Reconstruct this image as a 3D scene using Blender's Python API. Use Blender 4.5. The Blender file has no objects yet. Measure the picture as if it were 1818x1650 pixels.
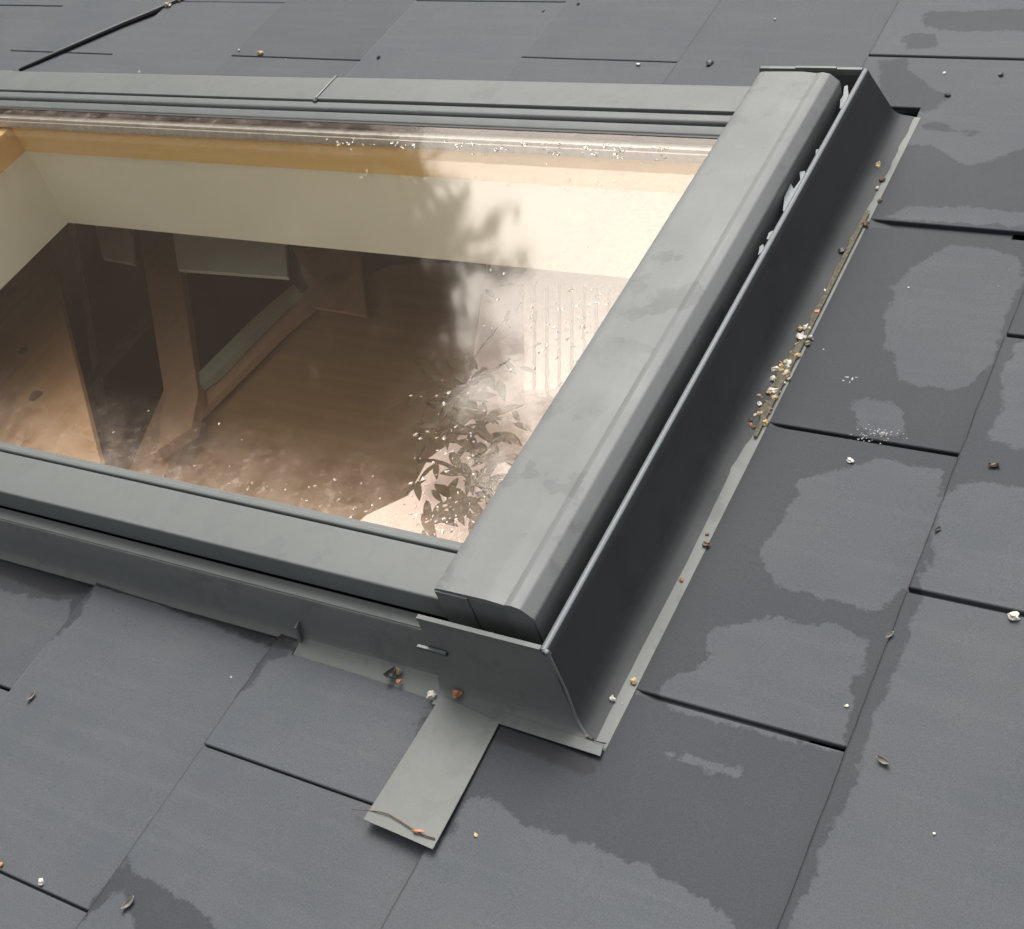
import bpy, bmesh, math, random
import numpy as np
from mathutils import Vector, Matrix, noise
random.seed(7); rng = np.random.default_rng(7)
sc = bpy.context.scene
R_ = math.radians
# ---------------------------------------------------------------- roof frame: X up the slope, Y across the roof, Z off the slates
PITCH = R_(30)
W = Matrix.Translation((0, 0, 5.2)) @ Matrix.Rotation(-PITCH, 4, 'Y')
# ---------------------------------------------------------------- camera
CAM = np.array([0.64635624, -0.71390018, 0.8791963])
RC = np.array([[0.85454466, 0.44607891, -0.26602075], [0.15512167, -0.70801892, -0.68894591], [-0.49567197, 0.54746947, -0.67423029]])
F = 2464.785
cd = bpy.data.cameras.new('camera'); cam = bpy.data.objects.new('camera', cd); sc.collection.objects.link(cam)
cd.sensor_fit = 'HORIZONTAL'; cd.sensor_width = 36; cd.lens = F * 36 / 1818
cd.clip_start = 0.02; cd.clip_end = 500
m = Matrix.Identity(4)
for i in range(3):
    m[i][0] = RC[0][i]; m[i][1] = -RC[1][i]; m[i][2] = -RC[2][i]; m[i][3] = CAM[i]
cam.matrix_world = W @ m
sc.camera = cam
# ---------------------------------------------------------------- overcast sky and a soft weak sun, low beyond the eaves side
SUN_EL, SUN_AZ = 40, 138           # azimuth: degrees from +X (up the slope) towards +Y (across)
wd = bpy.data.worlds.new('World'); sc.world = wd; wd.use_nodes = True
nt = wd.node_tree; bg = nt.nodes['Background']
sky = nt.nodes.new('ShaderNodeTexSky'); sky.sky_type = 'NISHITA'; sky.sun_disc = False
sky.sun_elevation = R_(SUN_EL); sky.sun_rotation = R_(90 - SUN_AZ)
sky.air_density = 1.0; sky.dust_density = 6.0; sky.ozone_density = 1.0
hs = nt.nodes.new('ShaderNodeHueSaturation'); hs.inputs['Saturation'].default_value = 0.22
nt.links.new(sky.outputs[0], hs.inputs['Color']); nt.links.new(hs.outputs[0], bg.inputs['Color'])
bg.inputs['Strength'].default_value = 0.15
sd = bpy.data.lights.new('sun', 'SUN'); sd.energy = 0.9; sd.angle = R_(35); sd.color = (1, 0.96, 0.9)
sun = bpy.data.objects.new('sun', sd); sc.collection.objects.link(sun)
dv = Vector((math.cos(R_(SUN_AZ)) * math.cos(R_(SUN_EL)), math.sin(R_(SUN_AZ)) * math.cos(R_(SUN_EL)), math.sin(R_(SUN_EL))))
sun.rotation_euler = dv.to_track_quat('Z', 'Y').to_euler()
sun.location = (0, 0, 12)
sc.view_settings.view_transform = 'Standard'; sc.view_settings.look = 'None'
sc.view_settings.exposure = 0.75; sc.view_settings.gamma = 1.0
sc.cycles.transparent_max_bounces = 24; sc.cycles.max_bounces = 10; sc.cycles.diffuse_bounces = 5
sc.cycles.use_denoising = True

def px(x, y, z=0.0):
    d = RC.T @ np.array([(x - 909) / F, (y - 825) / F, 1.0])
    p = CAM + d * ((z - CAM[2]) / d[2]); return float(p[0]), float(p[1]), float(z)

# ---------------------------------------------------------------- materials
def newmat(name):
    mt = bpy.data.materials.new(name); mt.use_nodes = True
    n = mt.node_tree.nodes; return mt, n, mt.node_tree.links, n['Principled BSDF']
def nd(n, t, **k):
    o = n.new(t)
    for a, b in k.items(): setattr(o, a, b)
    return o
def coords(n, l, scale=(1, 1, 1)):
    tc = nd(n, 'ShaderNodeTexCoord'); mp = nd(n, 'ShaderNodeMapping'); mp.inputs['Scale'].default_value = scale
    l.new(tc.outputs['Object'], mp.inputs['Vector']); return mp.outputs[0]
def noise_(n, l, v, s, d=3, r=0.5):
    t = nd(n, 'ShaderNodeTexNoise'); t.inputs['Scale'].default_value = s; t.inputs['Detail'].default_value = d
    t.inputs['Roughness'].default_value = r; l.new(v, t.inputs['Vector']); return t.outputs['Fac']
def mrange(n, l, v, a, b, c, d):
    r = nd(n, 'ShaderNodeMapRange'); l.new(v, r.inputs['Value'])
    for i, q in zip(('From Min', 'From Max', 'To Min', 'To Max'), (a, b, c, d)): r.inputs[i].default_value = q
    return r.outputs[0]
def mix(n, l, fac, a, b, mode='MIX'):
    x = nd(n, 'ShaderNodeMix', data_type='RGBA', blend_type=mode)
    for s, q in ((x.inputs[0], fac), (x.inputs[6], a), (x.inputs[7], b)):
        if hasattr(q, 'links'): l.new(q, s)
        elif isinstance(q, (int, float)): s.default_value = q
        else: s.default_value = (*q, 1)
    return x.outputs[2]
def math_(n, l, op, a, b=0.0, clamp=False):
    x = nd(n, 'ShaderNodeMath', operation=op, use_clamp=clamp)
    for s, q in ((x.inputs[0], a), (x.inputs[1], b)):
        if hasattr(q, 'links'): l.new(q, s)
        else: s.default_value = q
    return x.outputs[0]
def bump(n, l, b, h, s, dist=0.001, norm=None):
    x = nd(n, 'ShaderNodeBump'); x.inputs['Strength'].default_value = s; x.inputs['Distance'].default_value = dist
    l.new(h, x.inputs['Height'])
    if norm: l.new(norm, x.inputs['Normal'])
    if b: l.new(x.outputs[0], b.inputs['Normal'])
    return x.outputs[0]
def simple(name, col, rough=0.6, var=0.15, scale=30, bmp=0.0, metal=0.0, spec=0.5):
    mt, n, l, b = newmat(name); v = coords(n, l)
    f = noise_(n, l, v, scale, 5, .6)
    c = mix(n, l, mrange(n, l, f, .3, .7, 0, 1), tuple(q * (1 - var) for q in col), tuple(min(1, q * (1 + var)) for q in col))
    l.new(c, b.inputs['Base Color']); b.inputs['Roughness'].default_value = rough; b.inputs['Metallic'].default_value = metal
    b.inputs['Specular IOR Level'].default_value = spec
    if bmp: bump(n, l, b, noise_(n, l, v, scale * 4, 4), bmp)
    return mt

def slate_mat():
    mt, n, l, b = newmat('fibre_cement_slate'); v = coords(n, l)
    aw = nd(n, 'ShaderNodeAttribute', attribute_name='wet'); as_ = nd(n, 'ShaderNodeAttribute', attribute_name='soak')
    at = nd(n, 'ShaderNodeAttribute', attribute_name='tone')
    f1 = noise_(n, l, v, 60, 5, .65); f2 = noise_(n, l, v, 260, 3, .6); f3 = noise_(n, l, v, 900, 2, .6); f4 = noise_(n, l, v, 6, 4, .6); f5 = noise_(n, l, v, 25, 3, .5)
    d = math_(n, l, 'ADD', aw.outputs['Fac'], mrange(n, l, f1, .2, .8, -.006, .006))
    d = math_(n, l, 'ADD', d, mrange(n, l, f2, .2, .8, -.0022, .0022))
    wet = mrange(n, l, d, -.0016, .0012, 1, 0)
    d2 = math_(n, l, 'ADD', as_.outputs['Fac'], mrange(n, l, f1, .2, .8, -.004, .004))
    soak = mrange(n, l, d2, -.002, .002, 1, 0)
    dry = mix(n, l, mrange(n, l, f4, .3, .7, 0, 1), (.064, .071, .079), (.076, .082, .087))
    st = nd(n, 'ShaderNodeTexNoise'); st.inputs['Scale'].default_value = 1; st.inputs['Detail'].default_value = 4; l.new(coords(n, l, (6, 70, 6)), st.inputs['Vector'])
    dry = mix(n, l, mrange(n, l, st.outputs['Fac'], .5, .72, 0, .22), dry, (.108, .113, .118))
    dry = mix(n, l, mrange(n, l, f5, .3, .75, 0, .35), dry, (.082, .082, .090))
    damp = mix(n, l, mrange(n, l, f4, .3, .7, 0, 1), (.034, .037, .043), (.042, .045, .050))
    c = mix(n, l, wet, dry, damp); c = mix(n, l, soak, c, (.016, .017, .021))
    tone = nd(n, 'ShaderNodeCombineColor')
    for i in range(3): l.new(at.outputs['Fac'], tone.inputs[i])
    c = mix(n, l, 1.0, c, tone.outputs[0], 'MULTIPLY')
    g = mrange(n, l, f3, .25, .75, .80, 1.20); cg = nd(n, 'ShaderNodeCombineColor')
    for i in range(3): l.new(g, cg.inputs[i])
    c = mix(n, l, 1.0, c, cg.outputs[0], 'MULTIPLY')
    # white efflorescence specks and dark pin holes
    vo = nd(n, 'ShaderNodeTexVoronoi'); vo.inputs['Scale'].default_value = 38; l.new(v, vo.inputs['Vector'])
    sp = mrange(n, l, vo.outputs['Distance'], .035, .05, 1, 0)
    sel = mrange(n, l, nd_sep(n, l, vo.outputs['Color']), .93, .95, 0, .7)
    c = mix(n, l, math_(n, l, 'MULTIPLY', sp, sel), c, (.42, .43, .42))
    vo2 = nd(n, 'ShaderNodeTexVoronoi'); vo2.inputs['Scale'].default_value = 55; l.new(v, vo2.inputs['Vector'])
    sp2 = mrange(n, l, vo2.outputs['Distance'], .05, .09, 1, 0); sel2 = mrange(n, l, nd_sep(n, l, vo2.outputs['Color']), .9, .93, 0, .45)
    c = mix(n, l, math_(n, l, 'MULTIPLY', sp2, sel2), c, (.04, .04, .045))
    l.new(c, b.inputs['Base Color'])
    l.new(mrange(n, l, math_(n, l, 'ADD', math_(n, l, 'MULTIPLY', wet, .35), soak, True), 0, 1, .75, .55), b.inputs['Roughness'])
    b.inputs['Specular IOR Level'].default_value = .22
    h = math_(n, l, 'ADD', f3, math_(n, l, 'MULTIPLY', f5, 2.0))
    bump(n, l, b, h, .25, .0006)
    return mt
def nd_sep(n, l, col):
    s = nd(n, 'ShaderNodeSeparateColor'); l.new(col, s.inputs[0]); return s.outputs[0]

def metal_mat(name, col, marks=0.0, rough=.42):
    mt, n, l, b = newmat(name); v = coords(n, l)
    f = noise_(n, l, v, 14, 5, .6); f2 = noise_(n, l, v, 500, 2); f3 = noise_(n, l, v, 24, 4, .6); f4 = noise_(n, l, v, 3, 3)
    c = mix(n, l, mrange(n, l, f4, .3, .7, 0, 1), tuple(q * .94 for q in col), tuple(q * 1.06 for q in col))
    if marks:
        s = math_(n, l, 'ADD', f3, mrange(n, l, f2, 0, 1, -.02, .02))
        wm = math_(n, l, 'MULTIPLY', mrange(n, l, s, .53, .55, 0, 1), mrange(n, l, f, .38, .58, 0, marks))
        c = mix(n, l, wm, c, tuple(q * .80 for q in col))
        dust = noise_(n, l, v, 70, 6, .7); c = mix(n, l, mrange(n, l, dust, .5, .75, 0, .35 * marks), c, tuple(q * 1.3 for q in col))
    gr = noise_(n, l, v, 1400, 1); k = mrange(n, l, gr, .3, .7, .95, 1.05); cg = nd(n, 'ShaderNodeCombineColor')
    for i in range(3): l.new(k, cg.inputs[i])
    c = mix(n, l, 1.0, c, cg.outputs[0], 'MULTIPLY')
    l.new(c, b.inputs['Base Color'])
    l.new(mrange(n, l, f, .3, .7, rough - .04, rough + .10), b.inputs['Roughness']); b.inputs['Specular IOR Level'].default_value = .3
    nb = bump(n, l, None, noise_(n, l, v, 11, 3, .5), .35, .0025); bump(n, l, b, f2, .08, .0004, nb); return mt

def wood_mat(name, c1, c2, axis=0, knots=False, rough=.45, scale=1.0):
    mt, n, l, b = newmat(name); sca = [45 * scale] * 3; sca[axis] = 3 * scale
    v = coords(n, l, tuple(sca)); f = noise_(n, l, v, 1, 6, .6)
    c = mix(n, l, mrange(n, l, f, .3, .7, 0, 1), c1, c2)
    if knots:
        v2 = coords(n, l, (6, 6, 6)); vo = nd(n, 'ShaderNodeTexVoronoi'); vo.inputs['Scale'].default_value = 1; l.new(v2, vo.inputs['Vector'])
        k = mrange(n, l, vo.outputs['Distance'], .05, .2, 1, 0)
        c = mix(n, l, k, c, tuple(q * .25 for q in c1))
    l.new(c, b.inputs['Base Color']); b.inputs['Roughness'].default_value = rough
    bump(n, l, b, f, .1); return mt

def glass_mat(name, refl, tint, mist=False):
    mt, n, l, b = newmat(name); n.remove(b)
    out = n['Material Output']; v = coords(n, l)
    fr = nd(n, 'ShaderNodeFresnel'); geo = nd(n, 'ShaderNodeNewGeometry')
    l.new(mrange(n, l, geo.outputs['Backfacing'], 0, 1, 1.52, 1 / 1.52), fr.inputs['IOR'])
    tr = nd(n, 'ShaderNodeBsdfTransparent'); tr.inputs[0].default_value = (*tint, 1)
    gl = nd(n, 'ShaderNodeBsdfGlossy'); gl.inputs['Roughness'].default_value = .05; gl.inputs['Color'].default_value = (1, .94, .87, 1)
    h = noise_(n, l, v, 3.5, 2); h2 = noise_(n, l, v, 120, 3)
    bp = bump(n, l, None, h, .05, .02)
    sx = nd(n, 'ShaderNodeSeparateXYZ'); l.new(v, sx.inputs[0])
    mx = nd(n, 'ShaderNodeMixShader'); l.new(math_(n, l, 'MULTIPLY', fr.outputs[0], refl, True), mx.inputs[0])
    l.new(tr.outputs[0], mx.inputs[1]); l.new(gl.outputs[0], mx.inputs[2]); res = mx.outputs[0]
    if mist:   # breath of condensation and dirt along the near edge of the pane and the upper corner
        near = mrange(n, l, sx.outputs[1], -.305, -.17, 1, 0); head = mrange(n, l, sx.outputs[0], .31, .51, 0, 1)
        far = mrange(n, l, sx.outputs[1], .245, .283, 0, 1)
        zone = math_(n, l, 'MAXIMUM', math_(n, l, 'MULTIPLY', math_(n, l, 'MULTIPLY', near, near), mrange(n, l, sx.outputs[0], -.55, .48, .6, 1.35)), math_(n, l, 'MAXIMUM', math_(n, l, 'MULTIPLY', head, .45), math_(n, l, 'MULTIPLY', far, .7)))
        f = noise_(n, l, v, 34, 5, .6); f2 = noise_(n, l, v, 95, 3, .6)
        mm = math_(n, l, 'MULTIPLY', zone, math_(n, l, 'ADD', mrange(n, l, f, .35, .7, .08, .5), mrange(n, l, f2, .58, .68, 0, .4)), True)
        l.new(bump(n, l, None, math_(n, l, 'MULTIPLY', h2, zone), .09, .002, bp), gl.inputs['Normal'])
        df = nd(n, 'ShaderNodeBsdfDiffuse'); df.inputs[0].default_value = (.54, .42, .34, 1)
        m2 = nd(n, 'ShaderNodeMixShader'); l.new(math_(n, l, 'ADD', math_(n, l, 'MULTIPLY', mm, .5), .016), m2.inputs[0]); l.new(res, m2.inputs[1]); l.new(df.outputs[0], m2.inputs[2]); res = m2.outputs[0]
    else: l.new(bp, gl.inputs['Normal'])
    l.new(res, out.inputs['Surface']); return mt

M = dict(
    slate=slate_mat(),
    metal=metal_mat('grey_painted_aluminium', (.118, .125, .120), 0.35, .5),
    cover=metal_mat('grey_painted_aluminium_weathered', (.136, .142, .138), 0.8, .5),
    dull=metal_mat('grey_flashing_metal', (.124, .129, .123), 0.7, .5),
    dark=metal_mat('shade_toned_flashing_metal', (.036, .039, .040), 0.6, .55),  # same flashing grey, darkened so the gutter wall reads as shaded
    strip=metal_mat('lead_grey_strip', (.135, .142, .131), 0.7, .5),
    gasket=simple('black_rubber_gasket', (.02, .02, .02), .6, .2),
    pine=wood_mat('lacquered_pine', (.80, .53, .19), (.88, .64, .28), 0),
    pinek=wood_mat('knotty_pine', (.26, .15, .07), (.33, .20, .10), 1, True),
    brown=wood_mat('brown_stained_wood', (.36, .22, .125), (.43, .27, .16), 1),
    table=wood_mat('dark_brown_wood', (.27, .155, .065), (.35, .215, .10), 0),
    plaster=simple('cream_white_lining', (.875, .885, .76), .7, .03, 4),
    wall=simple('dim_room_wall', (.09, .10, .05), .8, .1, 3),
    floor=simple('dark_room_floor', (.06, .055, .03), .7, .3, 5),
    pale=simple('pale_grey_board', (.60, .64, .56), .7, .15, 8),
    pink=simple('pale_pink_board', (.80, .63, .57), .7, .08, 8),
    spacer=simple('spacer_aluminium', (.45, .42, .37), .4, .2, 120, metal=.3),
    glass=glass_mat('double_glazing', 1.05, (.995, .988, .97), True),
    drop=simple('water_bead', (.6, .55, .5), .05, .2, 30),
    sed=simple('pale_sediment', (.115, .10, .07), .9, .5, 300, .6),
    moss=simple('brown_dirt', (.03, .027, .022), .95, .5, 300, .6),
    foil=simple('torn_grey_foil', (.13, .15, .155), .5, .2, 200),
    leaf=simple('dark_evergreen_leaf', (.045, .055, .02), .6, .4, 3),
    bark=simple('bark', (.09, .06, .04), .9, .3, 20),
    lawn=simple('lawn', (.05, .08, .025), .9, .4, 2),
    under=simple('black_roof_underlay', (.012, .012, .013), .9, .2),
    brick=simple('brown_brick', (.22, .12, .08), .9, .2, 12),
)
def pebmat(name, c, r=.45): return simple(name, c, r, .35, 250, .3)
M['hem'] = metal_mat('bare_skylit_edge', (.115, .13, .14), 0, .4)  # bare edge; tone also lightened for the sky light on its top
M['hem2'] = metal_mat('pale_joint_edge', (.20, .21, .20), 0, .5)  # paler grey for the raised lip at the rail joint
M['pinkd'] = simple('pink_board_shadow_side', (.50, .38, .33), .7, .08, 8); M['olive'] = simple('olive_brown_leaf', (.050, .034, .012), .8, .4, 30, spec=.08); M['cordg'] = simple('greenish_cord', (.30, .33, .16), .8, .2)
M['knot'] = simple('dark_wood_knot', (.06, .03, .015), .7, .5, 90)
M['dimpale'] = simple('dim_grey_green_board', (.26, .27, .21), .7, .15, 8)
PM = dict(w=pebmat('white_grit', (.60, .56, .48)), t=pebmat('tan_grit', (.30, .23, .15)), o=pebmat('orange_grit', (.42, .17, .07)),
          b=pebmat('brown_grit', (.14, .08, .04)), g=pebmat('gold_grit', (.46, .34, .17)), k=pebmat('dark_grey_flake', (.05, .05, .05)))

# ---------------------------------------------------------------- object helpers (meshes are given in the roof frame)
def link(o, parent=None, base=(0, 0, 0)):
    sc.collection.objects.link(o)
    if parent: o.parent = parent
    else: o.matrix_world = W @ Matrix.Translation(base)
def root(name, label, cat, base=(0, 0, 0), group=None, kind=None):
    o = bpy.data.objects.new(name, None); o.empty_display_size = .05; link(o, None, base); tag(o, label, cat, group, kind); o['b'] = base; return o
def tag(o, label=None, cat=None, group=None, kind=None):
    if label: o['label'] = label
    if cat: o['category'] = cat
    if group: o['group'] = group
    if kind: o['kind'] = kind
    return o
def mesh(name, verts, faces, mat, parent=None, base=None, smooth=40, mats=None):
    r = parent
    while r is not None and r.parent: r = r.parent
    b = tuple(r['b']) if r is not None and 'b' in r else (base or (0, 0, 0))
    me = bpy.data.meshes.new(name); me.from_pydata([(v[0] - b[0], v[1] - b[1], v[2] - b[2]) for v in verts], [], faces)
    me.materials.append(mat)
    bm = bmesh.new(); bm.from_mesh(me); bmesh.ops.recalc_face_normals(bm, faces=bm.faces); bm.to_mesh(me); bm.free()
    if smooth:
        me.shade_smooth(); me.set_sharp_from_angle(angle=R_(smooth))
    o = bpy.data.objects.new(name, me); link(o, parent, b if parent is None else (0, 0, 0))
    if parent is None: o['b'] = b
    return o
class MB:
    def __init__(s): s.v = []; s.f = []
    def add(s, v, f): k = len(s.v); s.v += [tuple(q) for q in v]; s.f += [tuple(i + k for i in q) for q in f]
    def box(s, x0, x1, y0, y1, z0, z1):
        s.add([(x, y, z) for x in (x0, x1) for y in (y0, y1) for z in (z0, z1)], [(0, 1, 3, 2), (4, 6, 7, 5), (0, 4, 5, 1), (2, 3, 7, 6), (0, 2, 6, 4), (1, 5, 7, 3)])
    def prism(s, poly, z0, z1, dx=0, dy=0):
        n = len(poly); s.add([(p[0], p[1], z0) for p in poly] + [(p[0] + dx, p[1] + dy, z1) for p in poly],
                             [tuple(range(n)), tuple(range(2 * n - 1, n - 1, -1))] + [(i, (i + 1) % n, n + (i + 1) % n, n + i) for i in range(n)])
    def sweep(s, prof, rings, closed=True):
        """prof -> function(t) giving 3-D points of each ring; rings: list of point lists"""
        n = len(rings[0]); v = [p for r in rings for p in r]; f = []
        for i in range(len(rings) - 1):
            for j in range(n if closed else n - 1):
                a = i * n + j; b_ = i * n + (j + 1) % n; f.append((a, b_, b_ + n, a + n))
        if closed: f.append(tuple(range(n))); f.append(tuple(range(len(v) - 1, len(v) - n - 1, -1)))
        s.add(v, f)
    def build(s, name, mat, parent=None, base=None, smooth=40): return mesh(name, s.v, s.f, mat, parent, base, smooth)
def rounded(pts, radii, k=5):
    """fillet the corners of a closed 2-D outline"""
    out = []; n = len(pts)
    for i, (p, r) in enumerate(zip(pts, radii)):
        p = np.array(p, float)
        if not r: out.append(tuple(p)); continue
        a = np.array(pts[i - 1], float) - p; c = np.array(pts[(i + 1) % n], float) - p
        la, lc = np.linalg.norm(a), np.linalg.norm(c); a /= la; c /= lc; t = min(r, la * .49, lc * .49)
        for j in range(k + 1):
            u = j / k; q = (1 - u) ** 2 * (p + a * t) + 2 * u * (1 - u) * p + u * u * (p + c * t); out.append(tuple(q))
    return out
def alongX(prof, x0, x1, seg=1, wob=0):
    rings = []
    for i in range(seg + 1):
        x = x0 + (x1 - x0) * i / seg; w_ = wob * noise.noise((x * 4, 3.1, 0)); rings.append([(x, y, z + w_) for y, z in prof])
    return rings
def alongY(prof, y0, y1, seg=1, wob=0):
    rings = []
    for i in range(seg + 1):
        y = y0 + (y1 - y0) * i / seg; w_ = wob * noise.noise((y * 5, 1.7, 0)); rings.append([(x, y, z + w_) for x, z in prof])
    return rings
def sheet(line, th):
    """open 2-D polyline -> closed thin outline"""
    n = len(line); P = [np.array(p, float) for p in line]; nr = []
    for i in range(n):
        d = P[min(i + 1, n - 1)] - P[max(i - 1, 0)]; d /= np.linalg.norm(d); nr.append(np.array([-d[1], d[0]]))
    return [tuple(p) for p in P] + [tuple(P[i] - nr[i] * th) for i in range(n - 1, -1, -1)]

# ================================================================ roof slates
def P2(l): return np.array([px(*q)[:2] for q in l])
BIG = [P2([(1560, 205), (1590, 262), (1607, 263), (1652, 263), (1678, 278), (1708, 298), (1758, 293), (1789, 273), (1840, 262), (1840, 600), (1804, 622), (1779, 677), (1779, 743), (1753, 783), (1769, 798), (1840, 806),
           (1840, 876), (1818, 874), (1728, 864), (1698, 874), (1678, 894), (1663, 940), (1660, 988), (1652, 1018), (1630, 1041), (1645, 1071), (1626, 1098), (1613, 1132), (1601, 1179), (1579, 1222), (1567, 1264), (1541, 1319),
           (1533, 1357), (1520, 1396), (1499, 1430), (1482, 1472), (1461, 1519), (1452, 1553), (1435, 1586), (1414, 1629), (1400, 1700), (1330, 1700), (1304, 1650), (1287, 1629), (1261, 1603), (1206, 1574), (1155, 1544), (1100, 1525),
           (1054, 1506), (940, 1475), (862, 1412), (830, 1440), (815, 1465), (810, 1482), (775, 1500), (760, 1500), (870, 1270), (1075, 1320), (1105, 1240), (1320, 770), (1530, 395)]),
       P2([(1561, 116), (1612, 111), (1612, 131), (1647, 157), (1688, 177), (1657, 202), (1627, 207), (1565, 202)]),
       P2([(1627, 222), (1673, 222), (1690, 235), (1748, 240), (1730, 246), (1680, 240), (1640, 236)]),
       P2([(1640, 30), (1840, 20), (1840, 60), (1700, 62), (1640, 55)]), P2([(1600, 70), (1660, 66), (1670, 90), (1610, 95)]),
       P2([(235, 1525), (240, 1555), (270, 1570), (310, 1590), (350, 1615), (385, 1650), (400, 1680), (245, 1680), (240, 1630), (215, 1590), (200, 1595), (150, 1655), (165, 1600)]),
       P2([(-20, 970), (180, 1035), (150, 1095), (80, 1160), (125, 1100), (125, 1070), (60, 1065), (-20, 1045)]),
       P2([(485, 1150), (545, 1160), (530, 1168), (475, 1188), (450, 1230), (410, 1255), (450, 1195)]),
       P2([(790, 1230), (775, 1250), (765, 1275), (740, 1312), (722, 1335), (752, 1268), (770, 1240)])]
DRY = [P2([(1657, 455), (1688, 439), (1758, 444), (1804, 460), (1818, 500), (1794, 541), (1774, 601), (1758, 647), (1728, 682), (1688, 695), (1632, 690), (1597, 677), (1597, 652), (1572, 617), (1574, 601), (1567, 566), (1592, 536), (1582, 516), (1622, 480)]),
       P2([(1526, 829), (1572, 819), (1673, 836), (1668, 879), (1658, 930), (1640, 985), (1615, 1040), (1550, 1090), (1499, 1073), (1448, 1060), (1397, 1050), (1376, 1041), (1369, 1020), (1350, 992), (1361, 975), (1370, 945), (1395, 935), (1397, 899), (1425, 889), (1410, 864), (1440, 849), (1481, 844)]),
       P2([(1168, 1232), (1202, 1200), (1240, 1192), (1261, 1162), (1261, 1124), (1321, 1111), (1388, 1101), (1439, 1109), (1495, 1115), (1543, 1137), (1541, 1171), (1533, 1196), (1509, 1213), (1518, 1243), (1503, 1289), (1497, 1340), (1185, 1262)]),
       P2([(1183, 1342), (1219, 1340), (1270, 1359), (1312, 1370), (1308, 1387), (1270, 1379), (1227, 1362), (1185, 1353)]),
       P2([(1577, 390), (1600, 374), (1708, 372), (1840, 384), (1840, 405), (1570, 394)]),
       P2([(1510, 722), (1541, 712), (1582, 720), (1604, 740), (1612, 765), (1594, 777), (1551, 774), (1526, 760)])]
SOAK = [P2([(880, 1285), (913, 1290), (1066, 1338), (1060, 1388), (1029, 1383), (964, 1354), (909, 1332), (873, 1322)]),
        P2([(-20, 970), (170, 1035), (160, 1056), (90, 1058), (-20, 1018)]), P2([(300, 1068), (545, 1150), (535, 1168), (470, 1150), (300, 1085)])]
def sdf(poly, q):
    a = poly; b = np.roll(poly, -1, 0); d = np.full(len(q), 1e9); ins = np.zeros(len(q), bool)
    for p0, p1 in zip(a, b):
        e = p1 - p0; w = q - p0; t = np.clip((w @ e) / (e @ e), 0, 1); dd = w - t[:, None] * e; d = np.minimum(d, np.hypot(dd[:, 0], dd[:, 1]))
        c = ((p0[1] > q[:, 1]) != (p1[1] > q[:, 1])); xi = p0[0] + (q[:, 1] - p0[1]) / (p1[1] - p0[1] + 1e-12) * (p1[0] - p0[0]); ins ^= c & (q[:, 0] < xi)
    return np.where(ins, -d, d)
EDGE = [-.34 - .2545 * k for k in range(9, 2, -1)]
COURSES = [-2.88, -2.63, -2.38, -2.13, -1.88, -1.63, -1.348, -1.098, -.848, -.599, -.340, -.111, .1255, .390, .640, .890, 1.14, 1.39, 1.64, 1.89, 2.14]
PH = {}
for i, c in enumerate(COURSES): PH[i] = .685 if (i - 10) % 2 == 0 else .838
PH[12] = .695; PH[13] = .843; PH[11] = .840; PH[10] = .683; PH[9] = .831; PH[8] = .678
rr = random.Random(3)
V, Fc, TN = [], [], []
HX0, HX1, HY1 = -1.22, .2145, .566
def piece(x0, x1, y0, y1, xe, slope0, zt, tone, fine, jag, dz, tx, ty, seam=(), edge=1.0):
    """slab with a small arris; xe = the slate's lower edge (for its slope), jag = ragged left edge"""
    if x1 - x0 < .003 or y1 - y0 < .003: return
    st = .008 if fine else .08
    nx = max(1, round((x1 - x0) / st)); ny = max(1, round((y1 - y0) / st)); ins = .0008
    def z(x, y): return zt - .0205 * (x - xe) + tx * (y - ty) + dz
    ia, ib, ic, id2 = [0.0 if k in seam else ins for k in ('x0', 'x1', 'y0', 'y1')]
    k0 = len(V); xs = np.linspace(x0 + ia, x1 - ib, nx + 1); ys = np.linspace(y0 + ic, y1 - id2, ny + 1)
    if not fine: edge = 1
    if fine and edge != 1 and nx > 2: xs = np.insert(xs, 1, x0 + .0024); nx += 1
    def jg(x, y, lo): return (jag * noise.noise((y * 38, 5, x * 2)) + jag * .7 * noise.noise((y * 130, 9, 0))) if (jag and lo) else 0
    for i, x in enumerate(xs):
        for j, y in enumerate(ys):
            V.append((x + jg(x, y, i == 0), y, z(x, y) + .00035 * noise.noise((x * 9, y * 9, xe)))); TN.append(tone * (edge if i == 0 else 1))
    id_ = lambda i, j: k0 + i * (ny + 1) + j
    for i in range(nx):
        for j in range(ny): Fc.append((id_(i, j), id_(i + 1, j), id_(i + 1, j + 1), id_(i, j + 1)))
    ring = [id_(i, 0) for i in range(nx + 1)] + [id_(nx, j) for j in range(1, ny + 1)] + [id_(i, ny) for i in range(nx - 1, -1, -1)] + [id_(0, j) for j in range(ny - 1, 0, -1)]
    prev = ring
    cx, cy = (x0 + x1) / 2, (y0 + y1) / 2
    for lvl, dz_ in ((1, -.0007), (2, -.0046)):
        cur = []
        for m_, q in enumerate(ring):
            x, y, zz = V[q]; i_, j_ = divmod(q - k0, ny + 1)
            xx = x - ia * (i_ == 0) + ib * (i_ == nx); yy = y - ic * (j_ == 0) + id2 * (j_ == ny)
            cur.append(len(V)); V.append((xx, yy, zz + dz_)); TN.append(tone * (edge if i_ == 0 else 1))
        n = len(ring)
        for a in range(n): Fc.append((prev[a], prev[(a + 1) % n], cur[(a + 1) % n], cur[a]))
        prev = cur
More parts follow.
